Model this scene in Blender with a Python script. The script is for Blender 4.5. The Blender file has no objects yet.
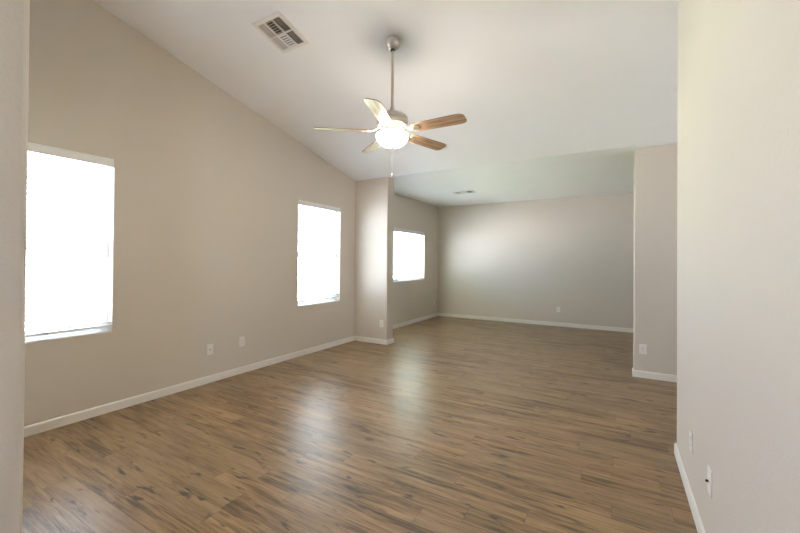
import bpy, bmesh, math, random
from math import sin, cos, pi, radians, sqrt
from mathutils import Vector, Matrix

random.seed(7)
SC = bpy.context.scene
COL = SC.collection

# ------------------------------------------------------------------ camera
H_EYE = 1.42
YAW, PITCH, ROLL, FPX, CY = 0.5264, 0.0066, 0.0073, 374.35, 259.03
cam_d = bpy.data.cameras.new('camera')
cam = bpy.data.objects.new('camera', cam_d)
COL.objects.link(cam)
cam_d.sensor_width = 36.0
cam_d.sensor_fit = 'HORIZONTAL'
cam_d.lens = FPX * 36.0 / 800.0
cam_d.shift_y = -(266.5 - CY) / 800.0
cam_d.clip_start = 0.02
cam.matrix_world = (Matrix.Translation((0, 0, H_EYE)) @ Matrix.Rotation(YAW, 4, 'Z')
                    @ Matrix.Rotation(pi / 2 + PITCH, 4, 'X') @ Matrix.Rotation(ROLL, 4, 'Z'))
SC.camera = cam

# ------------------------------------------------------------------ world, sun, exposure
SKY_STRENGTH = 4.2
SUN_STRENGTH = 32.0
LAMP_STRENGTH = 24.0
world = bpy.data.worlds.new('sky')
SC.world = world
world.use_nodes = True
wn = world.node_tree
bg = wn.nodes['Background']
bg.inputs['Color'].default_value = (0.62, 0.77, 1.0, 1)
bg.inputs['Strength'].default_value = SKY_STRENGTH

sun_d = bpy.data.lights.new('sun', 'SUN')
sun_d.energy = SUN_STRENGTH
sun_d.angle = radians(0.6)
sun_d.color = (1.0, 0.95, 0.88)
sun = bpy.data.objects.new('sun', sun_d)
COL.objects.link(sun)
sun.rotation_euler = Vector((0.40, 0.10, 1.0)).to_track_quat('Z', 'Y').to_euler()
sun.location = (6, 0, 9)

SC.view_settings.view_transform = 'Standard'
SC.view_settings.look = 'None'
SC.view_settings.gamma = 1.0
SC.view_settings.use_curve_mapping = False
SC.view_settings.exposure = 2.10
SC.cycles.use_denoising = True
SC.cycles.max_bounces = 14
SC.cycles.diffuse_bounces = 10
SC.cycles.glossy_bounces = 4
SC.cycles.transparent_max_bounces = 12
SC.cycles.sample_clamp_indirect = 12.0
SC.cycles.caustics_reflective = False
SC.cycles.caustics_refractive = False

# ------------------------------------------------------------------ room dimensions (metres)
XL = -4.085            # left wall
XR = 0.383            # near right wall
XE = 3.30             # far east wall
YF = -3.2             # wall behind the camera
YB = 9.028             # far wall
YC = 5.411             # column front, break of the ceiling
COLX, COLT = -3.394, 0.214
YR = 3.4546            # end of the near right wall
PLX, PLY, PLT = 0.179, 5.546, 0.115
HC, SLOPE = 2.864, 0.2258
WT = 0.15             # wall thickness


def ceil_z(y):
    return HC + max(0.0, YC - y) * SLOPE


# ------------------------------------------------------------------ materials
def new_mat(name):
    m = bpy.data.materials.new(name)
    m.use_nodes = True
    nt = m.node_tree
    return m, nt, nt.nodes['Principled BSDF']


def node(nt, typ, **kw):
    n = nt.nodes.new(typ)
    for k, v in kw.items():
        if k == 'inp':
            for a, b in v.items():
                n.inputs[a].default_value = b
        else:
            setattr(n, k, v)
    return n


def math_n(nt, op, a, b=None, c=None, clamp=False):
    n = nt.nodes.new('ShaderNodeMath')
    n.operation = op
    n.use_clamp = clamp
    for i, v in enumerate((a, b, c)):
        if v is None:
            continue
        if isinstance(v, (int, float)):
            n.inputs[i].default_value = v
        else:
            nt.links.new(v, n.inputs[i])
    return n.outputs[0]


def mix_col(nt, fac, a, b, mode='MIX'):
    n = nt.nodes.new('ShaderNodeMix')
    n.data_type = 'RGBA'
    n.blend_type = mode
    for i, v in ((0, fac), (6, a), (7, b)):
        if hasattr(v, 'links'):
            nt.links.new(v, n.inputs[i])
        elif isinstance(v, (int, float)):
            n.inputs[i].default_value = v
        else:
            n.inputs[i].default_value = (*v, 1) if len(v) == 3 else v
    return n.outputs[2]


def painted(name, col, rough=0.6, bump=0.0, scale=90.0, spec=0.3, var=0.02):
    """painted plaster: orange-peel bump and faint tone variation"""
    m, nt, b = new_mat(name)
    tc = node(nt, 'ShaderNodeTexCoord')
    n2 = node(nt, 'ShaderNodeTexNoise', inp={'Scale': 1.3, 'Detail': 3.0})
    nt.links.new(tc.outputs['Object'], n2.inputs['Vector'])
    lo = tuple(c * (1 - var) for c in col)
    hi = tuple(min(1, c * (1 + var)) for c in col)
    nt.links.new(mix_col(nt, n2.outputs['Fac'], lo, hi), b.inputs['Base Color'])
    b.inputs['Roughness'].default_value = rough
    b.inputs['Specular IOR Level'].default_value = spec
    if bump:
        n1 = node(nt, 'ShaderNodeTexNoise', inp={'Scale': scale, 'Detail': 2.0, 'Roughness': 0.55})
        nt.links.new(tc.outputs['Object'], n1.inputs['Vector'])
        bp = node(nt, 'ShaderNodeBump', inp={'Strength': bump, 'Distance': 0.004})
        nt.links.new(n1.outputs['Fac'], bp.inputs['Height'])
        nt.links.new(bp.outputs['Normal'], b.inputs['Normal'])
    return m


def plain(name, col, rough=0.4, metal=0.0, spec=0.5, scale=60.0, var=0.03):
    m, nt, b = new_mat(name)
    tc = node(nt, 'ShaderNodeTexCoord')
    n2 = node(nt, 'ShaderNodeTexNoise', inp={'Scale': scale, 'Detail': 2.0})
    nt.links.new(tc.outputs['Object'], n2.inputs['Vector'])
    lo = tuple(c * (1 - var) for c in col)
    hi = tuple(min(1, c * (1 + var)) for c in col)
    nt.links.new(mix_col(nt, n2.outputs['Fac'], lo, hi), b.inputs['Base Color'])
    b.inputs['Roughness'].default_value = rough
    b.inputs['Metallic'].default_value = metal
    b.inputs['Specular IOR Level'].default_value = spec
    return m


def brushed(name, col, rough=0.32):
    m, nt, b = new_mat(name)
    tc = node(nt, 'ShaderNodeTexCoord')
    mp = node(nt, 'ShaderNodeMapping')
    mp.inputs['Scale'].default_value = (20, 20, 900)
    nt.links.new(tc.outputs['Object'], mp.inputs['Vector'])
    n = node(nt, 'ShaderNodeTexNoise', inp={'Scale': 1.0, 'Detail': 2.0})
    nt.links.new(mp.outputs[0], n.inputs['Vector'])
    r = math_n(nt, 'MULTIPLY_ADD', n.outputs['Fac'], 0.15, rough - 0.07)
    nt.links.new(r, b.inputs['Roughness'])
    b.inputs['Base Color'].default_value = (*col, 1)
    b.inputs['Metallic'].default_value = 1.0
    return m


def floor_material():
    """laminate planks running across the room, knots and dark streaks"""
    m, nt, b = new_mat('wood_laminate')
    L = nt.links
    tc = node(nt, 'ShaderNodeTexCoord')
    sp = node(nt, 'ShaderNodeSeparateXYZ')
    L.new(tc.outputs['Object'], sp.inputs[0])
    x, y = sp.outputs[0], sp.outputs[1]
    PW, PL = 0.150, 1.24
    yr = math_n(nt, 'DIVIDE', y, PW)
    row = math_n(nt, 'FLOOR', yr)
    wn1 = node(nt, 'ShaderNodeTexWhiteNoise', noise_dimensions='1D')
    L.new(row, wn1.inputs['W'])
    xo = math_n(nt, 'ADD', math_n(nt, 'DIVIDE', x, PL), math_n(nt, 'MULTIPLY', wn1.outputs['Value'], 7.0))
    colx = math_n(nt, 'FLOOR', xo)
    cb = node(nt, 'ShaderNodeCombineXYZ')
    L.new(row, cb.inputs[0]); L.new(colx, cb.inputs[1])
    wn2 = node(nt, 'ShaderNodeTexWhiteNoise', noise_dimensions='2D')
    L.new(cb.outputs[0], wn2.inputs['Vector'])
    rnd = wn2.outputs['Value']
    # three strips inside every plank
    strip = math_n(nt, 'FLOOR', math_n(nt, 'MULTIPLY', yr, 2.0))
    cb2 = node(nt, 'ShaderNodeCombineXYZ')
    xs = math_n(nt, 'FLOOR', math_n(nt, 'ADD', math_n(nt, 'DIVIDE', x, 0.62), math_n(nt, 'MULTIPLY', strip, 0.37)))
    L.new(strip, cb2.inputs[0]); L.new(xs, cb2.inputs[1])
    wn3 = node(nt, 'ShaderNodeTexWhiteNoise', noise_dimensions='2D')
    L.new(cb2.outputs[0], wn3.inputs['Vector'])

    def stretched(sx, sy, off, detail, dist=0.0, rough=0.6):
        c = node(nt, 'ShaderNodeCombineXYZ')
        L.new(math_n(nt, 'MULTIPLY', x, sx), c.inputs[0])
        L.new(math_n(nt, 'MULTIPLY', y, sy), c.inputs[1])
        L.new(math_n(nt, 'MULTIPLY_ADD', rnd, 37.0, off), c.inputs[2])
        n = node(nt, 'ShaderNodeTexNoise', inp={'Scale': 1.0, 'Detail': detail, 'Roughness': rough, 'Distortion': dist})
        L.new(c.outputs[0], n.inputs['Vector'])
        return n.outputs['Fac']

    grain = stretched(2.0, 32.0, 0.0, 6.0, 0.6, 0.68)
    fine = stretched(7.0, 150.0, 9.0, 3.0)
    broad = stretched(0.9, 6.0, 4.0, 2.0, 1.2)
    knot = stretched(5.0, 20.0, 21.0, 2.5, 0.4, 0.5)
    streak = stretched(2.6, 30.0, 33.0, 3.0, 1.5, 0.5)

    ramp = node(nt, 'ShaderNodeValToRGB')
    e = ramp.color_ramp.elements
    e[0].position = 0.40; e[0].color = (0.085, 0.047, 0.020, 1)
    e[1].position = 0.66; e[1].color = (0.42, 0.275, 0.140, 1)
    a = ramp.color_ramp.elements.new(0.50); a.color = (0.235, 0.145, 0.067, 1)
    g = math_n(nt, 'ADD', math_n(nt, 'MULTIPLY', grain, 0.58), math_n(nt, 'MULTIPLY', broad, 0.42))
    g = math_n(nt, 'ADD', g, math_n(nt, 'MULTIPLY_ADD', rnd, 0.05, 0.0))
    g = math_n(nt, 'ADD', g, math_n(nt, 'MULTIPLY_ADD', wn3.outputs['Value'], 0.05, -0.025))
    g = math_n(nt, 'ADD', g, math_n(nt, 'MULTIPLY_ADD', fine, 0.30, -0.15))
    L.new(g, ramp.inputs[0])
    col = ramp.outputs[0]
    # greyer planks
    grey = math_n(nt, 'MULTIPLY', math_n(nt, 'GREATER_THAN', wn2.outputs['Value'], 0.62), 0.35)
    col = mix_col(nt, grey, col, (0.24, 0.17, 0.10))
    # dark streaks and knots
    st = node(nt, 'ShaderNodeMapRange', inp={'From Min': 0.60, 'From Max': 0.72, 'To Min': 0.0, 'To Max': 0.4})
    L.new(streak, st.inputs['Value'])
    col = mix_col(nt, st.outputs[0], col, (0.085, 0.055, 0.038))
    kt = node(nt, 'ShaderNodeMapRange', inp={'From Min': 0.61, 'From Max': 0.71, 'To Min': 0.0, 'To Max': 0.92})
    L.new(knot, kt.inputs['Value'])
    col = mix_col(nt, kt.outputs[0], col, (0.03, 0.026, 0.028))
    # seams
    fy = math_n(nt, 'FRACT', yr)
    dy = math_n(nt, 'MULTIPLY', math_n(nt, 'MINIMUM', fy, math_n(nt, 'SUBTRACT', 1.0, fy)), PW)
    fx = math_n(nt, 'FRACT', xo)
    dx = math_n(nt, 'MULTIPLY', math_n(nt, 'MINIMUM', fx, math_n(nt, 'SUBTRACT', 1.0, fx)), PL)
    d = math_n(nt, 'MINIMUM', dx, dy)
    seam = node(nt, 'ShaderNodeMapRange', inp={'From Min': 0.0006, 'From Max': 0.0022, 'To Min': 0.55, 'To Max': 0.0})
    L.new(d, seam.inputs['Value'])
    col = mix_col(nt, seam.outputs[0], col, (0.07, 0.045, 0.03))
    L.new(col, b.inputs['Base Color'])
    r = math_n(nt, 'MULTIPLY_ADD', grain, 0.12, 0.29)
    L.new(r, b.inputs['Roughness'])
    b.inputs['Specular IOR Level'].default_value = 0.7
    bp = node(nt, 'ShaderNodeBump', inp={'Strength': 0.18, 'Distance': 0.002})
    hh = math_n(nt, 'SUBTRACT', math_n(nt, 'MULTIPLY', grain, 0.8), seam.outputs[0])
    L.new(hh, bp.inputs['Height'])
    L.new(bp.outputs['Normal'], b.inputs['Normal'])
    return m


def blade_material():
    m, nt, b = new_mat('blade_oak')
    L = nt.links
    tc = node(nt, 'ShaderNodeTexCoord')
    mp = node(nt, 'ShaderNodeMapping')
    mp.inputs['Scale'].default_value = (2.5, 45.0, 20.0)
    L.new(tc.outputs['Object'], mp.inputs['Vector'])
    n = node(nt, 'ShaderNodeTexNoise', inp={'Scale': 1.0, 'Detail': 4.0, 'Distortion': 0.6})
    L.new(mp.outputs[0], n.inputs['Vector'])
    r = node(nt, 'ShaderNodeValToRGB')
    r.color_ramp.elements[0].position = 0.32
    r.color_ramp.elements[0].color = (0.13, 0.080, 0.050, 1)
    r.color_ramp.elements[1].position = 0.66
    r.color_ramp.elements[1].color = (0.46, 0.30, 0.19, 1)
    L.new(n.outputs['Fac'], r.inputs[0])
    L.new(r.outputs[0], b.inputs['Base Color'])
    b.inputs['Roughness'].default_value = 0.34
    b.inputs['Specular IOR Level'].default_value = 0.6
    return m


def glass_material():
    m, nt, b = new_mat('window_glass')
    nt.nodes.remove(b)
    out = nt.nodes['Material Output']
    t = node(nt, 'ShaderNodeBsdfTransparent')
    t.inputs[0].default_value = (0.95, 0.97, 0.965, 1)
    g = node(nt, 'ShaderNodeBsdfGlossy')
    g.inputs['Roughness'].default_value = 0.02
    mx = node(nt, 'ShaderNodeMixShader')
    fr = node(nt, 'ShaderNodeFresnel', inp={'IOR': 1.45})
    nt.links.new(fr.outputs[0], mx.inputs[0])
    nt.links.new(t.outputs[0], mx.inputs[1])
    nt.links.new(g.outputs[0], mx.inputs[2])
    nt.links.new(mx.outputs[0], out.inputs[0])
    return m


def lamp_glass():
    m, nt, b = new_mat('lit_frosted_glass')
    tc = node(nt, 'ShaderNodeTexCoord')
    n = node(nt, 'ShaderNodeTexNoise', inp={'Scale': 9.0, 'Detail': 3.0})
    nt.links.new(tc.outputs['Object'], n.inputs['Vector'])
    nt.links.new(mix_col(nt, n.outputs['Fac'], (1.0, 0.86, 0.70), (1.0, 0.90, 0.76)), b.inputs['Emission Color'])
    b.inputs['Base Color'].default_value = (0.9, 0.88, 0.82, 1)
    b.inputs['Emission Strength'].default_value = LAMP_STRENGTH
    b.inputs['Roughness'].default_value = 0.35
    return m


def ground_mat(name, c1, c2, scale):
    m, nt, b = new_mat(name)
    tc = node(nt, 'ShaderNodeTexCoord')
    n = node(nt, 'ShaderNodeTexNoise', inp={'Scale': scale, 'Detail': 5.0})
    nt.links.new(tc.outputs['Object'], n.inputs['Vector'])
    nt.links.new(mix_col(nt, n.outputs['Fac'], c1, c2), b.inputs['Base Color'])
    b.inputs['Roughness'].default_value = 0.9
    return m


WALL_C = (0.650, 0.598, 0.530)
M_WALL = painted('wall_paint', WALL_C, rough=0.55, bump=0.2, scale=85)
M_CEIL = painted('ceiling_paint', (0.875, 0.88, 0.89), rough=0.8, bump=0.3, scale=70, spec=0.2)
M_TRIM = painted('trim_paint', (0.82, 0.80, 0.76), rough=0.35, var=0.01, spec=0.5)
M_SILL = painted('sill_paint', (0.80, 0.79, 0.77), rough=0.4, var=0.01)
M_FLOOR = floor_material()
M_VINYL = plain('white_vinyl', (0.80, 0.80, 0.80), rough=0.4)
M_BLIND = plain('white_blind', (0.85, 0.85, 0.84), rough=0.45, scale=12)
M_CORD = plain('blind_cord', (0.7, 0.7, 0.69), rough=0.8)
M_GLASS = glass_material()
M_PLATE = plain('white_plastic', (0.80, 0.79, 0.76), rough=0.35)
M_SLOT = plain('dark_slot', (0.03, 0.03, 0.03), rough=0.7)
M_SCREW = plain('screw_steel', (0.6, 0.6, 0.6), rough=0.35, metal=0.8)
M_NICKEL = brushed('brushed_nickel', (0.66, 0.62, 0.57))
M_BLADE = blade_material()
M_LAMP = lamp_glass()
M_VENT = plain('white_enamel', (0.78, 0.76, 0.73), rough=0.4)
M_DUCT = plain('duct_interior', (0.08, 0.06, 0.04), rough=0.8)
M_LAWN = ground_mat('lawn_grass', (0.33, 0.41, 0.24), (0.45, 0.53, 0.32), 3.0)
M_PATIO = ground_mat('pale_concrete', (0.50, 0.50, 0.52), (0.58, 0.58, 0.60), 1.5)


# ------------------------------------------------------------------ helpers
def obj(name, bm, m, parent=None, smooth=False, bevel=0.0, segs=3, angle=35):
    bmesh.ops.recalc_face_normals(bm, faces=bm.faces[:])
    me = bpy.data.meshes.new(name)
    bm.to_mesh(me)
    bm.free()
    me.materials.append(m)
    if smooth:
        for p in me.polygons:
            p.use_smooth = True
    o = bpy.data.objects.new(name, me)
    COL.objects.link(o)
    if parent:
        o.parent = parent
    if bevel:
        b = o.modifiers.new('bevel', 'BEVEL')
        b.width = bevel
        b.segments = segs
        b.limit_method = 'ANGLE'
        b.angle_limit = radians(angle)
        b.harden_normals = False
    return o


def box(bm, x0, x1, y0, y1, z0, z1):
    v = [bm.verts.new((x, y, z)) for x in (x0, x1) for y in (y0, y1) for z in (z0, z1)]
    for f in ((0, 1, 3, 2), (4, 6, 7, 5), (0, 4, 5, 1), (2, 3, 7, 6), (0, 2, 6, 4), (1, 5, 7, 3)):
        bm.faces.new([v[i] for i in f])
    return v


def lathe(bm, prof, seg=40, cx=0, cy=0, cap=True):
    rings = []
    for r, z in prof:
        if r < 1e-5:
            rings.append([bm.verts.new((cx, cy, z))])
        else:
            rings.append([bm.verts.new((cx + r * cos(2 * pi * k / seg), cy + r * sin(2 * pi * k / seg), z)) for k in range(seg)])
    for a, b in zip(rings, rings[1:]):
        for k in range(seg):
            j = (k + 1) % seg
            if len(a) == 1 and len(b) == 1:
                continue
            if len(a) == 1:
                bm.faces.new((a[0], b[j], b[k]))
            elif len(b) == 1:
                bm.faces.new((a[k], a[j], b[0]))
            else:
                bm.faces.new((a[k], a[j], b[j], b[k]))
    if cap:
        for r in (rings[0], rings[-1]):
            if len(r) > 2:
                bm.faces.new(r)


def tube(bm, p0, p1, r, seg=12):
    p0, p1 = Vector(p0), Vector(p1)
    q = (p1 - p0).to_track_quat('Z', 'Y')
    rings = []
    for p in (p0, p1):
        rings.append([bm.verts.new(p + q @ Vector((r * cos(2 * pi * k / seg), r * sin(2 * pi * k / seg), 0))) for k in range(seg)])
    for k in range(seg):
        j = (k + 1) % seg
        bm.faces.new((rings[0][k], rings[0][j], rings[1][j], rings[1][k]))
    bm.faces.new(rings[0]); bm.faces.new(rings[1])


def struct(name, bm, m, **kw):
    o = obj(name, bm, m, **kw)
    o['kind'] = 'structure'
    return o


def empty(name, loc=(0, 0, 0), rot=(0, 0, 0), kind=None, label=None, cat=None, group=None, parent=None):
    o = bpy.data.objects.new(name, None)
    COL.objects.link(o)
    o.empty_display_size = 0.1
    o.location = loc
    o.rotation_euler = rot
    if parent:
        o.parent = parent
    if kind: o['kind'] = kind
    if label: o['label'] = label
    if cat: o['category'] = cat
    if group: o['group'] = group
    return o


def smooth_angle(o, deg=40):
    """smooth shading with sharp edges kept by angle"""
    me = o.data
    for p in me.polygons:
        p.use_smooth = True
    bm = bmesh.new(); bm.from_mesh(me)
    for e in bm.edges:
        if len(e.link_faces) == 2 and e.calc_face_angle(0) > radians(deg):
            e.smooth = False
    bm.to_mesh(me); bm.free()
    return o


# ------------------------------------------------------------------ room shell
bm = bmesh.new()
fp = [(XL - WT, YF - WT), (XR + WT, YF - WT), (XR + WT, YR - 0.15), (XE + WT, YR - 0.15), (XE + WT, YB + WT), (XL - WT, YB + WT)]
ft = [bm.verts.new((x, y, 0)) for x, y in fp]
fb = [bm.verts.new((x, y, -0.12)) for x, y in fp]
bm.faces.new(ft); bm.faces.new(fb)
for k in range(6):
    j = (k + 1) % 6
    bm.faces.new((ft[k], ft[j], fb[j], fb[k]))
struct('floor', bm, M_FLOOR)

# ceiling: sloped plane falling away from the camera, then flat beyond the column
bm = bmesh.new()
secs = [(YF - WT, XR + WT), (YR - 0.15, XR + WT), (YR - 0.15, XE + WT), (YC, XE + WT), (YB + WT, XE + WT)]
lo = [[bm.verts.new((XL - WT, y, ceil_z(y))) for y, x in secs], [bm.verts.new((x, y, ceil_z(y))) for y, x in secs]]
hi = [[bm.verts.new((v.co.x, v.co.y, v.co.z + 0.12)) for v in r] for r in lo]
for i in range(4):
    for L_ in (lo, hi):
        if i == 1:
            continue
        bm.faces.new((L_[0][i], L_[0][i + 1], L_[1][i + 1], L_[1][i]))
    if i != 1:
        bm.faces.new((lo[0][i], lo[0][i + 1], hi[0][i + 1], hi[0][i]))
    bm.faces.new((lo[1][i], lo[1][i + 1], hi[1][i + 1], hi[1][i]))
for e in (0, 4):
    bm.faces.new((lo[0][e], lo[1][e], hi[1][e], hi[0][e]))
bmesh.ops.remove_doubles(bm, verts=bm.verts[:], dist=1e-5)
struct('ceiling', bm, M_CEIL)

# windows: (a0, a1, z0, z1) along the wall
WIN1 = (0.685, 1.682, 0.740, 2.360)
WIN2 = (4.030, 5.000, 0.738, 2.328)
WIN3 = (5.950, 8.225, 0.980, 2.138)  # near end, hidden behind the column, widened to let in more light


def wall_holes(name, axis, c0, c1, a0, a1, holes, breaks=(), top=None, bevel=0.012):
    """wall between planes c0 (room side) and c1, running from a0 to a1, with window holes"""
    bm = bmesh.new()
    A = sorted(set([a0, a1] + [h[0] for h in holes] + [h[1] for h in holes] + list(breaks)))
    Z = sorted(set([0.0] + [h[2] for h in holes] + [h[3] for h in holes] + [2.6]))
    nz = len(Z)
    top = top or (lambda a: ceil_z(a))

    def P(c, a, z):
        return (c, a, z) if axis == 'x' else (a, c, z)
    V = {}
    for s, c in enumerate((c0, c1)):
        for i, a in enumerate(A):
            for j in range(nz + 1):
                z = Z[j] if j < nz else top(a)
                V[s, i, j] = bm.verts.new(P(c, a, z))

    def hole(i, j):
        if i < 0 or i >= len(A) - 1 or j < 0 or j >= nz:
            return None
        if j == nz - 1:
            return False
        ma, mz = (A[i] + A[i + 1]) / 2, (Z[j] + Z[j + 1]) / 2
        return any(h[0] < ma < h[1] and h[2] < mz < h[3] for h in holes)
    for i in range(len(A) - 1):
        for j in range(nz):
            if hole(i, j):
                continue
            for s in (0, 1):
                bm.faces.new((V[s, i, j], V[s, i + 1, j], V[s, i + 1, j + 1], V[s, i, j + 1]))
            for di, dj, e in ((-1, 0, ((i, j), (i, j + 1))), (1, 0, ((i + 1, j), (i + 1, j + 1))),
                              (0, -1, ((i, j), (i + 1, j))), (0, 1, ((i, j + 1), (i + 1, j + 1)))):
                if hole(i + di, j + dj) is not False:
                    (p, q), (r, t) = e
                    bm.faces.new((V[0, p, q], V[0, r, t], V[1, r, t], V[1, p, q]))
    return struct(name, bm, M_WALL, bevel=bevel, segs=4)


wall_holes('wall_left', 'x', XL, XL - WT, YF, YB, [WIN1, WIN2, WIN3], breaks=[YC])
ADDED_FRONT_WIN = (-3.6, -2.5, 0.75, 2.30)  # unseen opening behind the camera, added for fill light
ADDED_ENTRY_WIN = (-3.0, -1.2, 0.10, 2.58)  # unseen opening beside the entry, added to light left wall and ceiling
ADDED_HALL_WIN = (3.85, 4.50, 0.95, 2.10)  # unseen opening in the hall, added to brighten the left wall
wall_holes('wall_front', 'y', YF, YF - WT, XL, XR, [ADDED_FRONT_WIN], top=lambda a: ceil_z(YF))

bm = bmesh.new(); box(bm, XL - WT, XE + WT, YB, YB + WT, 0, HC)
struct('wall_back', bm, M_WALL)
wall_holes('wall_east', 'x', XE, XE + WT, YR - 0.15, YB, [ADDED_HALL_WIN], breaks=[YC])


def wedge_wall(name, x0, x1, y0, y1, bevel=0.018):
    """box whose top follows the sloped ceiling"""
    bm = bmesh.new()
    ys = [y0] + ([YC] if y0 < YC < y1 else []) + [y1]
    rows = [[bm.verts.new((x, y, z)) for x, z in ((x0, 0), (x1, 0), (x1, ceil_z(y) + 0.02), (x0, ceil_z(y) + 0.02))] for y in ys]
    for a, b in zip(rows, rows[1:]):
        for k in range(4):
            bm.faces.new((a[k], a[(k + 1) % 4], b[(k + 1) % 4], b[k]))
    bm.faces.new(rows[0]); bm.faces.new(rows[-1])
    return struct(name, bm, M_WALL, bevel=bevel, segs=4)


# column on the left wall, near right wall with its end, pillar wall, entry stub on the left
wedge_wall('wall_column', XL - 0.02, COLX, YC, YC + COLT, 0.016)
wall_holes('wall_right', 'x', XR, XR + WT, YF, YR, [ADDED_ENTRY_WIN], top=lambda a: ceil_z(a) + 0.02, bevel=0.018)
wedge_wall('wall_hall', XR + 0.06, XE, YR - 0.15, YR - 0.002, 0.01)
wedge_wall('wall_pillar', PLX, XE + 0.02, PLY, PLY + PLT, 0.018)
JX, JY0, JY1 = -1.62, 0.285, 0.435
wedge_wall('wall_entry', XL - 0.02, JX, JY0, JY1, 0.018)


# baseboards: mitred profile along a path, one mesh per run
def baseboard(names, pts, side):
    """side = +1: room on the left of the path"""
    T, HB = 0.013, 0.083
    prof = [(0, 0), (T, 0), (T, HB - 0.016), (T - 0.002, HB - 0.008), (T - 0.006, HB - 0.002), (0.002, HB), (0, HB)]
    n = len(pts)
    P = [Vector(p) for p in pts]
    offs = []
    for i in range(n):
        ns = []
        if i > 0:
            d = (P[i] - P[i - 1]).normalized(); ns.append(Vector((-d.y, d.x)) * side)
        if i < n - 1:
            d = (P[i + 1] - P[i]).normalized(); ns.append(Vector((-d.y, d.x)) * side)
        if len(ns) == 1:
            offs.append(ns[0])
        else:
            m = ns[0] + ns[1]
            offs.append(m / (1 + ns[0].dot(ns[1])))
    for i, nm in enumerate(names):
        if nm is None:
            continue
        bm = bmesh.new()
        ra = [bm.verts.new((P[i].x + offs[i].x * t, P[i].y + offs[i].y * t, z)) for t, z in prof]
        rb = [bm.verts.new((P[i + 1].x + offs[i + 1].x * t, P[i + 1].y + offs[i + 1].y * t, z)) for t, z in prof]
        for k in range(len(prof)):
            j = (k + 1) % len(prof)
            bm.faces.new((ra[k], ra[j], rb[j], rb[k]))
        bm.faces.new(ra); bm.faces.new(rb)
        struct(nm, bm, M_TRIM)


baseboard(['baseboard_left', 'baseboard_column_front', 'baseboard_column_side', None, 'baseboard_far_left', 'baseboard_back'],
          [(XL, JY1), (XL, YC), (COLX, YC), (COLX, YC + COLT), (XL, YC + COLT), (XL, YB), (XE, YB)], -1)
baseboard(['baseboard_pillar', 'baseboard_pillar_end', 'baseboard_pillar_rear'],
          [(XE, PLY), (PLX, PLY), (PLX, PLY + PLT), (XE, PLY + PLT)], 1)
baseboard(['baseboard_right', 'baseboard_right_end'], [(XR, YF), (XR, YR), (XE, YR)], 1)
baseboard(['baseboard_entry', 'baseboard_entry_end', 'baseboard_entry_rear'],
          [(XL, JY0), (JX, JY0), (JX, JY1), (XL, JY1)], -1)


# ------------------------------------------------------------------ windows (structure) and blinds (things)
def window(name, w, x_room, mullions=(), rail=True, axis='x', sign=-1):
    """vinyl window set near the outer face of the wall; sash frames, glass panes, painted sill"""
    a0, a1, z0, z1 = w
    root = empty(name, (0, 0, 0), kind='structure')
    F = 0.045
    xo, xi = x_room + sign * 0.145, x_room + sign * 0.085    # outer, inner planes of the frame
    lo_, hi_ = min(xo, xi), max(xo, xi)

    def bb(bm, c0, c1, a0, a1, z0, z1):
        if axis == 'x': box(bm, c0, c1, a0, a1, z0, z1)
        else: box(bm, a0, a1, c0, c1, z0, z1)
    bm = bmesh.new()
    bb(bm, lo_, hi_, a0, a1, z0, z0 + F)
    bb(bm, lo_, hi_, a0, a1, z1 - F, z1)
    bb(bm, lo_, hi_, a0, a0 + F, z0 + F, z1 - F)
    bb(bm, lo_, hi_, a1 - F, a1, z0 + F, z1 - F)
    zm = (z0 + z1) / 2
    if rail:
        bb(bm, lo_ + 0.01, hi_ - 0.008, a0 + F, a1 - F, zm - 0.022, zm + 0.022)
    for mu in mullions:
        bb(bm, lo_ + 0.01, hi_ - 0.008, mu - 0.025, mu + 0.025, z0 + F, z1 - F)
    fo = obj('window_frame', bm, M_VINYL, root, bevel=0.003, segs=2)
    # lower / side sash
    bm = bmesh.new()
    S = 0.03
    sx0, sx1 = lo_ + 0.022, hi_ - 0.012
    b0, b1, c0, c1 = a0 + F, a1 - F, z0 + F, (zm - 0.022 if rail else z1 - F)
    if mullions:
        b1 = mullions[0] - 0.025
    bb(bm, sx0, sx1, b0, b1, c0, c0 + S)
    bb(bm, sx0, sx1, b0, b1, c1 - S, c1)
    bb(bm, sx0, sx1, b0, b0 + S, c0 + S, c1 - S)
    bb(bm, sx0, sx1, b1 - S, b1, c0 + S, c1 - S)
    obj('sash', bm, M_VINYL, root, bevel=0.002, segs=2)
    gx = (lo_ + hi_) / 2
    if rail:
        panes = [(a0 + F, a1 - F, z0 + F + S, zm - 0.022 - S), (a0 + F, a1 - F, zm + 0.022, z1 - F)]
    else:
        xs = [a0 + F] + [m for m in mullions] + [a1 - F]
        panes = [(p + 0.02, q - 0.02, z0 + F, z1 - F) for p, q in zip(xs, xs[1:])]
    for p in panes:
        bm = bmesh.new()
        q = [(p[0], p[2]), (p[1], p[2]), (p[1], p[3]), (p[0], p[3])]
        vs = [bm.verts.new((gx, a, z) if axis == 'x' else (a, gx, z)) for a, z in q]
        bm.faces.new(vs)
        obj('glass_pane', bm, M_GLASS, root)
    # painted sill inside the recess
    bm = bmesh.new()
    inner = x_room - sign * 0.006
    s0, s1 = min(xi, inner), max(xi, inner)
    bb(bm, s0, s1, a0 + 0.001, a1 - 0.001, z0 - 0.001, z0 + 0.014)
    obj('window_sill', bm, M_SILL, root, bevel=0.005, segs=3)
    return root


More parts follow.
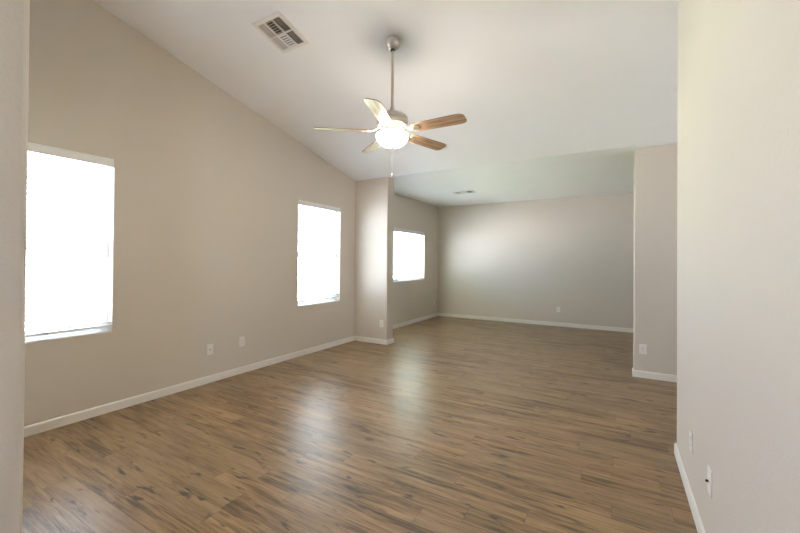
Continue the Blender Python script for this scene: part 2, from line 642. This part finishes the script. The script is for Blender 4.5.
window('window_1', WIN1, XL)
window('window_2', WIN2, XL)
window('window_3', WIN3, XL, mullions=((WIN3[0] + WIN3[1]) / 2,), rail=False)
window('added_window_front', ADDED_FRONT_WIN, YF, mullions=((ADDED_FRONT_WIN[0] + ADDED_FRONT_WIN[1]) / 2,), rail=False, axis='y')  # added out of view as a daylight fill source
window('added_window_hall', ADDED_HALL_WIN, XE, sign=1)  # out of sight, added for its daylight on the left wall
window('added_door_entry', ADDED_ENTRY_WIN, XR, mullions=((ADDED_ENTRY_WIN[0] + ADDED_ENTRY_WIN[1]) / 2,), rail=False, sign=1)  # glass door added out of view for more daylight


def blind(w, label, tilt=-6, pitch=0.0445, stack=0, wand_at='start', raise_=0.0, ladders=2):
    """two-inch slatted blind hung inside the window recess, built with its base at the sill"""
    a0, a1, z0, z1 = w
    a0 += 0.008; a1 -= 0.008
    xc = XL - 0.040
    root = empty('window_blind', (xc, (a0 + a1) / 2, z0 + 0.014), label=label, cat='blind',
                 group='white slatted blinds in the windows')
    W = (a1 - a0) / 2
    zt = z1 - z0 - 0.014
    # head rail with a flat valance in front
    bm = bmesh.new()
    box(bm, -0.024, 0.024, -W, W, zt - 0.052, zt - 0.004)
    hr = obj('head_rail', bm, M_BLIND, root, bevel=0.003, segs=2)
    bm = bmesh.new()
    box(bm, 0.034, 0.042, -W - 0.004, W + 0.004, zt - 0.078, zt - 0.002)
    box(bm, -0.01, 0.034, -W - 0.004, -W + 0.001, zt - 0.078, zt - 0.002)
    box(bm, -0.01, 0.034, W - 0.001, W + 0.004, zt - 0.078, zt - 0.002)
    obj('valance', bm, M_BLIND, root, bevel=0.003, segs=3)
    # slats
    bm = bmesh.new()
    ztop = zt - 0.10
    zb = 0.035 + raise_
    slat_z = [zb + 0.012 + 0.0065 * (k + 1) for k in range(stack)]
    z = (slat_z[-1] if slat_z else zb) + pitch * 0.9
    while z < ztop:
        slat_z.append(z); z += pitch
    for k, z in enumerate(slat_z):
        t = radians(tilt if k >= stack else 0)
        n = 5
        ring = []
        for s in (-W, W):
            top, bot = [], []
            for i in range(n):
                u = -0.0245 + 0.049 * i / (n - 1)
                crown = 0.0022 * (1 - (u / 0.0245) ** 2)
                for arr, dz in ((top, 0.0013), (bot, -0.0013)):
                    px, pz = u, crown + dz
                    arr.append(bm.verts.new((px * cos(t) - pz * sin(t), s, z - px * sin(t) * 1 + pz * cos(t))))
            ring.append(top + bot[::-1])
        m = len(ring[0])
        for i in range(m):
            j = (i + 1) % m
            bm.faces.new((ring[0][i], ring[0][j], ring[1][j], ring[1][i]))
        bm.faces.new(ring[0]); bm.faces.new(ring[1])
    obj('slats', bm, M_BLIND, root)
    # bottom rail
    bm = bmesh.new()
    box(bm, -0.025, 0.025, -W, W, zb - 0.022, zb)
    br = obj('bottom_rail', bm, M_BLIND, root, bevel=0.004, segs=3)
    # ladder cords: front and back strings and one lift cord at each station
    for s in range(ladders):
        f = -W + 0.13 + (2 * W - 0.26) * s / (ladders - 1)
        bm = bmesh.new()
        for px in (-0.026, 0.026):
            tube(bm, (px, f, zb - 0.01), (px, f, zt - 0.05), 0.0012, 6)
        tube(bm, (0, f + 0.012, zb - 0.01), (0, f + 0.012, zt - 0.05), 0.0010, 6)
        obj('ladder_cord', bm, M_CORD, root)
        bm = bmesh.new()
        tube(bm, (0, f, zb - 0.0235), (0, f, zb - 0.0215), 0.007, 12)
        obj('cord_plug', bm, M_BLIND, root)
    # tilt wand
    s = -W + 0.16 if wand_at == 'start' else W - 0.16
    bm = bmesh.new()
    tube(bm, (0.048, s, zt - 0.08), (0.048, s, zt - 0.80), 0.0042, 6)
    tube(bm, (0.048, s, zt - 0.80), (0.048, s, zt - 0.87), 0.006, 6)
    wd = obj('tilt_wand', bm, M_CORD, root)
    bm = bmesh.new()
    tube(bm, (0.020, s, zt - 0.06), (0.048, s, zt - 0.07), 0.002, 6)
    obj('hook', bm, M_SCREW, wd)
    return root


blind(WIN1, 'large white slatted blind in the near left window, cut off by the entry wall', raise_=0.02, stack=2)
blind(WIN2, 'narrow white slatted blind in the middle window just left of the column', stack=4, raise_=0.035)
blind(WIN3, 'white slatted blind in the squarer far room window beyond the column', ladders=3, wand_at='start')


# ------------------------------------------------------------------ wall plates
def plate(name, loc, normal, style, label, cat='outlet'):
    """built facing -Y, base at plate centre, then turned to face the room"""
    ang = {'-y': 0.0, '+x': pi / 2, '-x': -pi / 2}[normal]
    root = empty(name, loc, (0, 0, ang), label=label, cat=cat, group='white wall plates above the baseboards')
    w, h = 0.0385, 0.0610
    bm = bmesh.new(); box(bm, -w, w, -0.006, 0, -h, h)
    obj('cover_plate', bm, M_PLATE, root, bevel=0.0035, segs=3)
    if style == 'duplex':
        for s in (-1, 1):
            zc = s * 0.0195
            bm = bmesh.new()
            n = 24
            pts = []
            for k in range(n):
                a = 2 * pi * k / n
                pts.append((0.0172 * cos(a), max(-0.0125, min(0.0125, 0.0172 * sin(a)))))
            f0 = [bm.verts.new((x, -0.0060, zc + z)) for x, z in pts]
            f1 = [bm.verts.new((x, -0.0085, zc + z)) for x, z in pts]
            bm.faces.new(f0); bm.faces.new(f1)
            for k in range(n):
                j = (k + 1) % n
                bm.faces.new((f0[k], f0[j], f1[j], f1[k]))
            sk = obj('socket', bm, M_PLATE, root)
            bm = bmesh.new()
            box(bm, -0.0075, -0.0052, -0.0088, -0.0080, zc - 0.001, zc + 0.008)
            box(bm, 0.0052, 0.0075, -0.0088, -0.0080, zc, zc + 0.007)
            tube(bm, (0, -0.0080, zc - 0.0065), (0, -0.0088, zc - 0.0065), 0.0026, 10)
            obj('slots', bm, M_SLOT, sk)
        screws = [0.0]
    elif style == 'decora':
        bm = bmesh.new(); box(bm, -0.0165, 0.0165, -0.0085, -0.006, -0.0335, 0.0335)
        sk = obj('socket', bm, M_PLATE, root, bevel=0.0012, segs=2)
        bm = bmesh.new()
        for zc in (-0.018, 0.018):
            box(bm, -0.0075, -0.0052, -0.0088, -0.0080, zc - 0.001, zc + 0.008)
            box(bm, 0.0052, 0.0075, -0.0088, -0.0080, zc, zc + 0.007)
            tube(bm, (0, -0.0080, zc - 0.0065), (0, -0.0088, zc - 0.0065), 0.0026, 10)
        obj('slots', bm, M_SLOT, sk)
        screws = [-0.048, 0.048]
    elif style == 'coax':
        bm = bmesh.new()
        tube(bm, (0, -0.006, 0), (0, -0.009, 0), 0.0085, 6)
        nut = obj('jack_nut', bm, M_SCREW, root)
        bm = bmesh.new()
        tube(bm, (0, -0.009, 0), (0, -0.019, 0), 0.0055, 16)
        obj('jack', bm, M_SLOT, nut)
        screws = [-0.042, 0.042]
    elif style == 'phone':
        bm = bmesh.new(); box(bm, -0.0125, 0.0125, -0.0085, -0.006, -0.013, 0.013)
        sk = obj('jack', bm, M_PLATE, root, bevel=0.001, segs=2)
        bm = bmesh.new(); box(bm, -0.006, 0.006, -0.0089, -0.0080, -0.007, 0.005)
        obj('jack_opening', bm, M_SLOT, sk)
        screws = [-0.042, 0.042]
    for z in screws:
        bm = bmesh.new()
        tube(bm, (0, -0.0055, z), (0, -0.0072 if style != 'duplex' else -0.0072, z), 0.0032, 12)
        obj('screw', bm, M_PLATE, root)
    return root


plate('jack_plate', (XL, 2.656, 0.384), '+x', 'phone',
      'white wall plate on the left wall, nearer the large window than its neighbour', 'wall plate')
plate('power_outlet', (XL, 3.080, 0.398), '+x', 'duplex',
      'white two-socket outlet on the left wall, closer to the column than its neighbour')
plate('power_outlet', (-3.502, YC, 0.352), '-y', 'duplex',
      'white outlet low on the front face of the column')
plate('power_outlet', (XL, 8.790, 0.378), '+x', 'duplex',
      'white outlet on the far left wall beyond the window near the room corner')
plate('power_outlet', (-1.140, YB, 0.373), '-y', 'duplex',
      'small white outlet on the far back wall')
plate('power_outlet', (0.275, PLY, 0.354), '-y', 'decora',
      'white rectangular outlet on the narrow beige wall section right of the far room opening')
plate('power_outlet', (XR, 2.790, 0.370), '-x', 'duplex',
      'white outlet on the near right wall, the one closer to the wall end')
plate('coax_plate', (XR, 2.275, 0.392), '-x', 'coax',
      'white wall plate with a dark spot at its centre on the near right wall', 'wall plate')


# ------------------------------------------------------------------ ceiling registers
def register(name, loc, rx, W, D, label, rows=2):
    """three-way ceiling register hanging below a ceiling point; local z down from the ceiling plane"""
    root = empty(name, loc, (rx, 0, 0), label=label, cat='vent', group='white ceiling air vents')
    w, d = W / 2, D / 2
    m = 0.036                                     # flange
    bm = bmesh.new()
    # bevelled flange: outer edge thin, inner edge proud
    ring = []
    for (aw, ad, z) in ((w, d, 0.0), (w, d, -0.004), (w - 0.012, d - 0.012, -0.009), (w - m, d - m, -0.009), (w - m, d - m, 0.0)):
        ring.append([bm.verts.new((sx * aw, sy * ad, z)) for sx, sy in ((-1, -1), (1, -1), (1, 1), (-1, 1))])
    for a, b in zip(ring, ring[1:] + ring[:1]):
        for k in range(4):
            j = (k + 1) % 4
            bm.faces.new((a[k], a[j], b[j], b[k]))
    fr = obj('frame', bm, M_VENT, root)
    bm = bmesh.new(); box(bm, -(w - m), w - m, -(d - m), d - m, -0.0012, -0.0002)
    obj('duct_opening', bm, M_DUCT, root)
    # dividers
    iw, idp = w - m, d - m
    bm = bmesh.new()
    xs = [-iw, -iw / 3 - 0.0, iw / 3, iw]
    for x in xs[1:3]:
        bx = bmesh.new() if rows == 1 else bm
        box(bx, x - 0.006, x + 0.006, -idp, idp, -0.009, -0.001)
        if rows == 1:
            obj('divider', bx, M_VENT, root)
    if rows == 2:
        box(bm, -iw, iw, -0.007, 0.007, -0.009, -0.001)
        obj('divider', bm, M_VENT, root)
    else:
        bm.free()
    ys = [(-idp, -0.007), (0.007, idp)] if rows == 2 else [(-idp, idp)]
    for bi in range(3):
        x0, x1 = xs[bi] + (0.006 if bi else 0), xs[bi + 1] - (0.006 if bi < 2 else 0)
        for ri, (y0, y1) in enumerate(ys):
            bm = bmesh.new()
            if bi != 1:
                n = 4
                for k in range(n):
                    c = x0 + (x1 - x0) * (k + 0.5) / n
                    s = -1 if bi == 0 else 1
                    h = 0.0036 if bi == 0 else 0.0006
                    v = [bm.verts.new(p) for p in ((c - s * h, y0, -0.0025), (c + s * h, y0, -0.0092), (c + s * h, y1, -0.0092), (c - s * h, y1, -0.0025))]
                    v2 = [bm.verts.new((q.co.x, q.co.y, q.co.z + 0.0009)) for q in v]
                    bm.faces.new(v); bm.faces.new(v2)
                    for i in range(4):
                        j = (i + 1) % 4
                        bm.faces.new((v[i], v[j], v2[j], v2[i]))
            else:
                n = max(4, int(round((y1 - y0) / 0.024)))
                for k in range(n):
                    c = y0 + (y1 - y0) * (k + 0.5) / n
                    s = 1 if (ri == 0 and rows == 2) else -1
                    h = 0.0056
                    v = [bm.verts.new(p) for p in ((x0, c - s * h, -0.0105), (x1, c - s * h, -0.0105), (x1, c + s * h, -0.0020), (x0, c + s * h, -0.0020))]
                    v2 = [bm.verts.new((q.co.x, q.co.y, q.co.z + 0.0009)) for q in v]
                    bm.faces.new(v); bm.faces.new(v2)
                    for i in range(4):
                        j = (i + 1) % 4
                        bm.faces.new((v[i], v[j], v2[j], v2[i]))
            obj('louvers', bm, M_VENT, root)
    return root


register('ceiling_vent', (-2.715, 2.440, ceil_z(2.440)), -math.atan(SLOPE), 0.355, 0.385,
         'large white louvered vent on the sloped ceiling left of the fan')
register('ceiling_vent', (-2.75, 7.34, HC), 0.0, 0.44, 0.26,
         'small distant white vent on the flat ceiling of the far room', rows=1)

# ------------------------------------------------------------------ ceiling fan with light
FX, FY = -1.777, 2.90
FZ = ceil_z(FY)
fan = empty('ceiling_fan', (FX, FY, FZ), cat='ceiling fan',
            label='brushed nickel ceiling fan with five wood blades and a lit frosted glass bowl')
# all z below are relative to the ceiling point
CT = 0.018
bm = bmesh.new()
lathe(bm, [(0.0, 0.004), (0.066, 0.004), (0.070, -0.02), (0.070, -0.034), (0.062, -0.055), (0.048, -0.070), (0.036, -0.077), (0.031, -0.080), (0.0, -0.080)], 40)
cn = obj('canopy', bm, M_NICKEL, fan)
smooth_angle(cn, 35)
bm = bmesh.new()
lathe(bm, [(0.0, -0.074), (0.019, -0.076), (0.023, -0.086), (0.019, -0.096), (0.0, -0.098)], 24)
smooth_angle(obj('hanger_ball', bm, M_SLOT, cn), 60)
ROD_B = 2.795 - FZ
bm = bmesh.new(); lathe(bm, [(0.0135, -0.090), (0.0135, ROD_B - 0.03)], 20)
smooth_angle(obj('downrod', bm, M_NICKEL, fan))
bm = bmesh.new()
lathe(bm, [(0.0, ROD_B + 0.03), (0.018, ROD_B + 0.03), (0.021, ROD_B + 0.022), (0.021, ROD_B - 0.005), (0.034, ROD_B - 0.018), (0.036, ROD_B - 0.03), (0.0, ROD_B - 0.03)], 28)
smooth_angle(obj('coupling', bm, M_NICKEL, fan))
# motor housing
Z = lambda a: a - FZ
bm = bmesh.new()
lathe(bm, [(0.0, Z(2.772)), (0.040, Z(2.772)), (0.075, Z(2.766)), (0.112, Z(2.754)), (0.134, Z(2.738)), (0.142, Z(2.722)),
           (0.143, Z(2.706)), (0.138, Z(2.702)), (0.138, Z(2.694)), (0.143, Z(2.690)), (0.142, Z(2.668)), (0.130, Z(2.650)),
           (0.108, Z(2.640)), (0.0, Z(2.640))], 56)
smooth_angle(obj('motor_housing', bm, M_NICKEL, fan), 30)
bm = bmesh.new()
lathe(bm, [(0.0, Z(2.645)), (0.096, Z(2.645)), (0.098, Z(2.620)), (0.088, Z(2.612)), (0.072, Z(2.600)), (0.070, Z(2.586)), (0.0, Z(2.586))], 48)
smooth_angle(obj('switch_housing', bm, M_NICKEL, fan), 30)
# light fitter and glass bowl
bm = bmesh.new()
lathe(bm, [(0.0, Z(2.592)), (0.085, Z(2.592)), (0.118, Z(2.586)), (0.124, Z(2.578)), (0.122, Z(2.570)), (0.0, Z(2.570))], 48)
smooth_angle(obj('light_fitter', bm, M_NICKEL, fan), 30)
bm = bmesh.new()
pr = [(0.118, Z(2.582)), (0.133, Z(2.578)), (0.142, Z(2.570)), (0.144, Z(2.560))]
for k in range(1, 11):
    a = k / 10 * pi / 2
    pr.append((0.144 * cos(a) if k < 10 else 0.0, Z(2.560) - 0.104 * sin(a)))
pr[-1] = (0.0, Z(2.560) - 0.104)
lathe(bm, [(0.0, Z(2.582))] + pr, 56)
smooth_angle(obj('glass_bowl', bm, M_LAMP, fan), 50)
bm = bmesh.new()
lathe(bm, [(0.0, Z(2.460)), (0.020, Z(2.461)), (0.026, Z(2.454)), (0.020, Z(2.447)), (0.008, Z(2.445)), (0.009, Z(2.438)), (0.005, Z(2.432)), (0.0, Z(2.431))], 24)
smooth_angle(obj('finial', bm, M_NICKEL, fan), 50)
# pull chain hanging from the finial with a fob
bm = bmesh.new()
zz = 2.432
while zz > 2.215:
    bmesh.ops.create_icosphere(bm, subdivisions=1, radius=0.0012, matrix=Matrix.Translation((0.0, 0.0, Z(zz))))
    zz -= 0.0042
tube(bm, (0, 0, Z(2.433)), (0, 0, Z(2.212)), 0.0007, 5)
ch = obj('pull_chain', bm, M_NICKEL, fan)
bm = bmesh.new()
lathe(bm, [(0.0, Z(2.218)), (0.003, Z(2.216)), (0.006, Z(2.200)), (0.0065, Z(2.188)), (0.004, Z(2.180)), (0.0, Z(2.179))], 14)
smooth_angle(obj('chain_fob', bm, M_NICKEL, ch), 60)


# blades, each with its own arm
def blade_mesh():
    bm = bmesh.new()
    R0, R1 = 0.205, 0.700
    prof = [(R0, 0.044), (R0 + 0.012, 0.055), (R0 + 0.04, 0.060), (0.35, 0.064), (0.50, 0.069), (0.60, 0.071), (0.660, 0.069),
            (0.682, 0.060), (0.695, 0.045), (R1, 0.022)]
    outline = [(x, y) for x, y in prof] + [(x, -y) for x, y in reversed(prof)]
    top = [bm.verts.new((x, y, 0.003)) for x, y in outline]
    bot = [bm.verts.new((x, y, -0.003)) for x, y in outline]
    bm.faces.new(top); bm.faces.new(bot)
    n = len(top)
    for k in range(n):
        j = (k + 1) % n
        bm.faces.new((top[k], top[j], bot[j], bot[k]))
    return bm


def arm_mesh():
    bm = bmesh.new()
    # curved bracket: from the motor rim out and flaring to a plate under the blade root
    st = [(0.085, 0.020, 0.040, 0.010), (0.120, 0.016, 0.030, 0.009), (0.150, 0.013, 0.014, 0.007), (0.180, 0.013, -0.002, 0.006),
          (0.205, 0.026, -0.006, 0.005), (0.235, 0.036, -0.0065, 0.005), (0.262, 0.030, -0.0065, 0.005), (0.282, 0.014, -0.0065, 0.004)]
    rows = []
    for x, hw, z, t in st:
        rows.append([bm.verts.new(p) for p in ((x, -hw, z + t / 2), (x, hw, z + t / 2), (x, hw, z - t / 2), (x, -hw, z - t / 2))])
    for a, b in zip(rows, rows[1:]):
        for k in range(4):
            j = (k + 1) % 4
            bm.faces.new((a[k], a[j], b[j], b[k]))
    bm.faces.new(rows[0]); bm.faces.new(rows[-1])
    for x, y in ((0.222, -0.02), (0.222, 0.02), (0.262, 0.0)):
        tube(bm, (x, y, -0.008), (x, y, -0.0115), 0.005, 10)
    return bm


PHASE = 0.5
TILT = 13
ref_blade = None
for k in range(5):
    a = radians(PHASE + 72 * k)
    if ref_blade is None:
        bl = obj('blade', blade_mesh(), M_BLADE, fan, bevel=0.0012, segs=2)
        ar = obj('blade_arm', arm_mesh(), M_NICKEL, bl, bevel=0.002, segs=2)
        ref_blade, ref_arm = bl, ar
    else:
        bl = ref_blade.copy(); COL.objects.link(bl); bl.parent = fan
        ar = ref_arm.copy(); COL.objects.link(ar); ar.parent = bl
    bl.location = (0, 0, Z(2.600))
    bl.rotation_euler = (Matrix.Rotation(a, 3, 'Z') @ Matrix.Rotation(radians(-TILT), 3, 'X')).to_euler()

# ------------------------------------------------------------------ ground outside the windows
bm = bmesh.new(); box(bm, -40, XL - WT - 0.02, -25, 6.4, -0.5, -0.25)
struct('ground_patio', bm, M_PATIO)
bm = bmesh.new(); box(bm, -40, XL - WT - 0.02, 6.4, 40, -0.5, -0.24)
struct('ground_lawn', bm, M_LAWN)
bm = bmesh.new(); box(bm, XL - WT, 30, -25, YF - WT - 0.02, -0.5, -0.25)
struct('ground_front', bm, M_PATIO)
bm = bmesh.new(); box(bm, XR + WT + 0.02, 30, YF - WT, 40, -0.5, -0.25)
struct('ground_east', bm, M_PATIO)
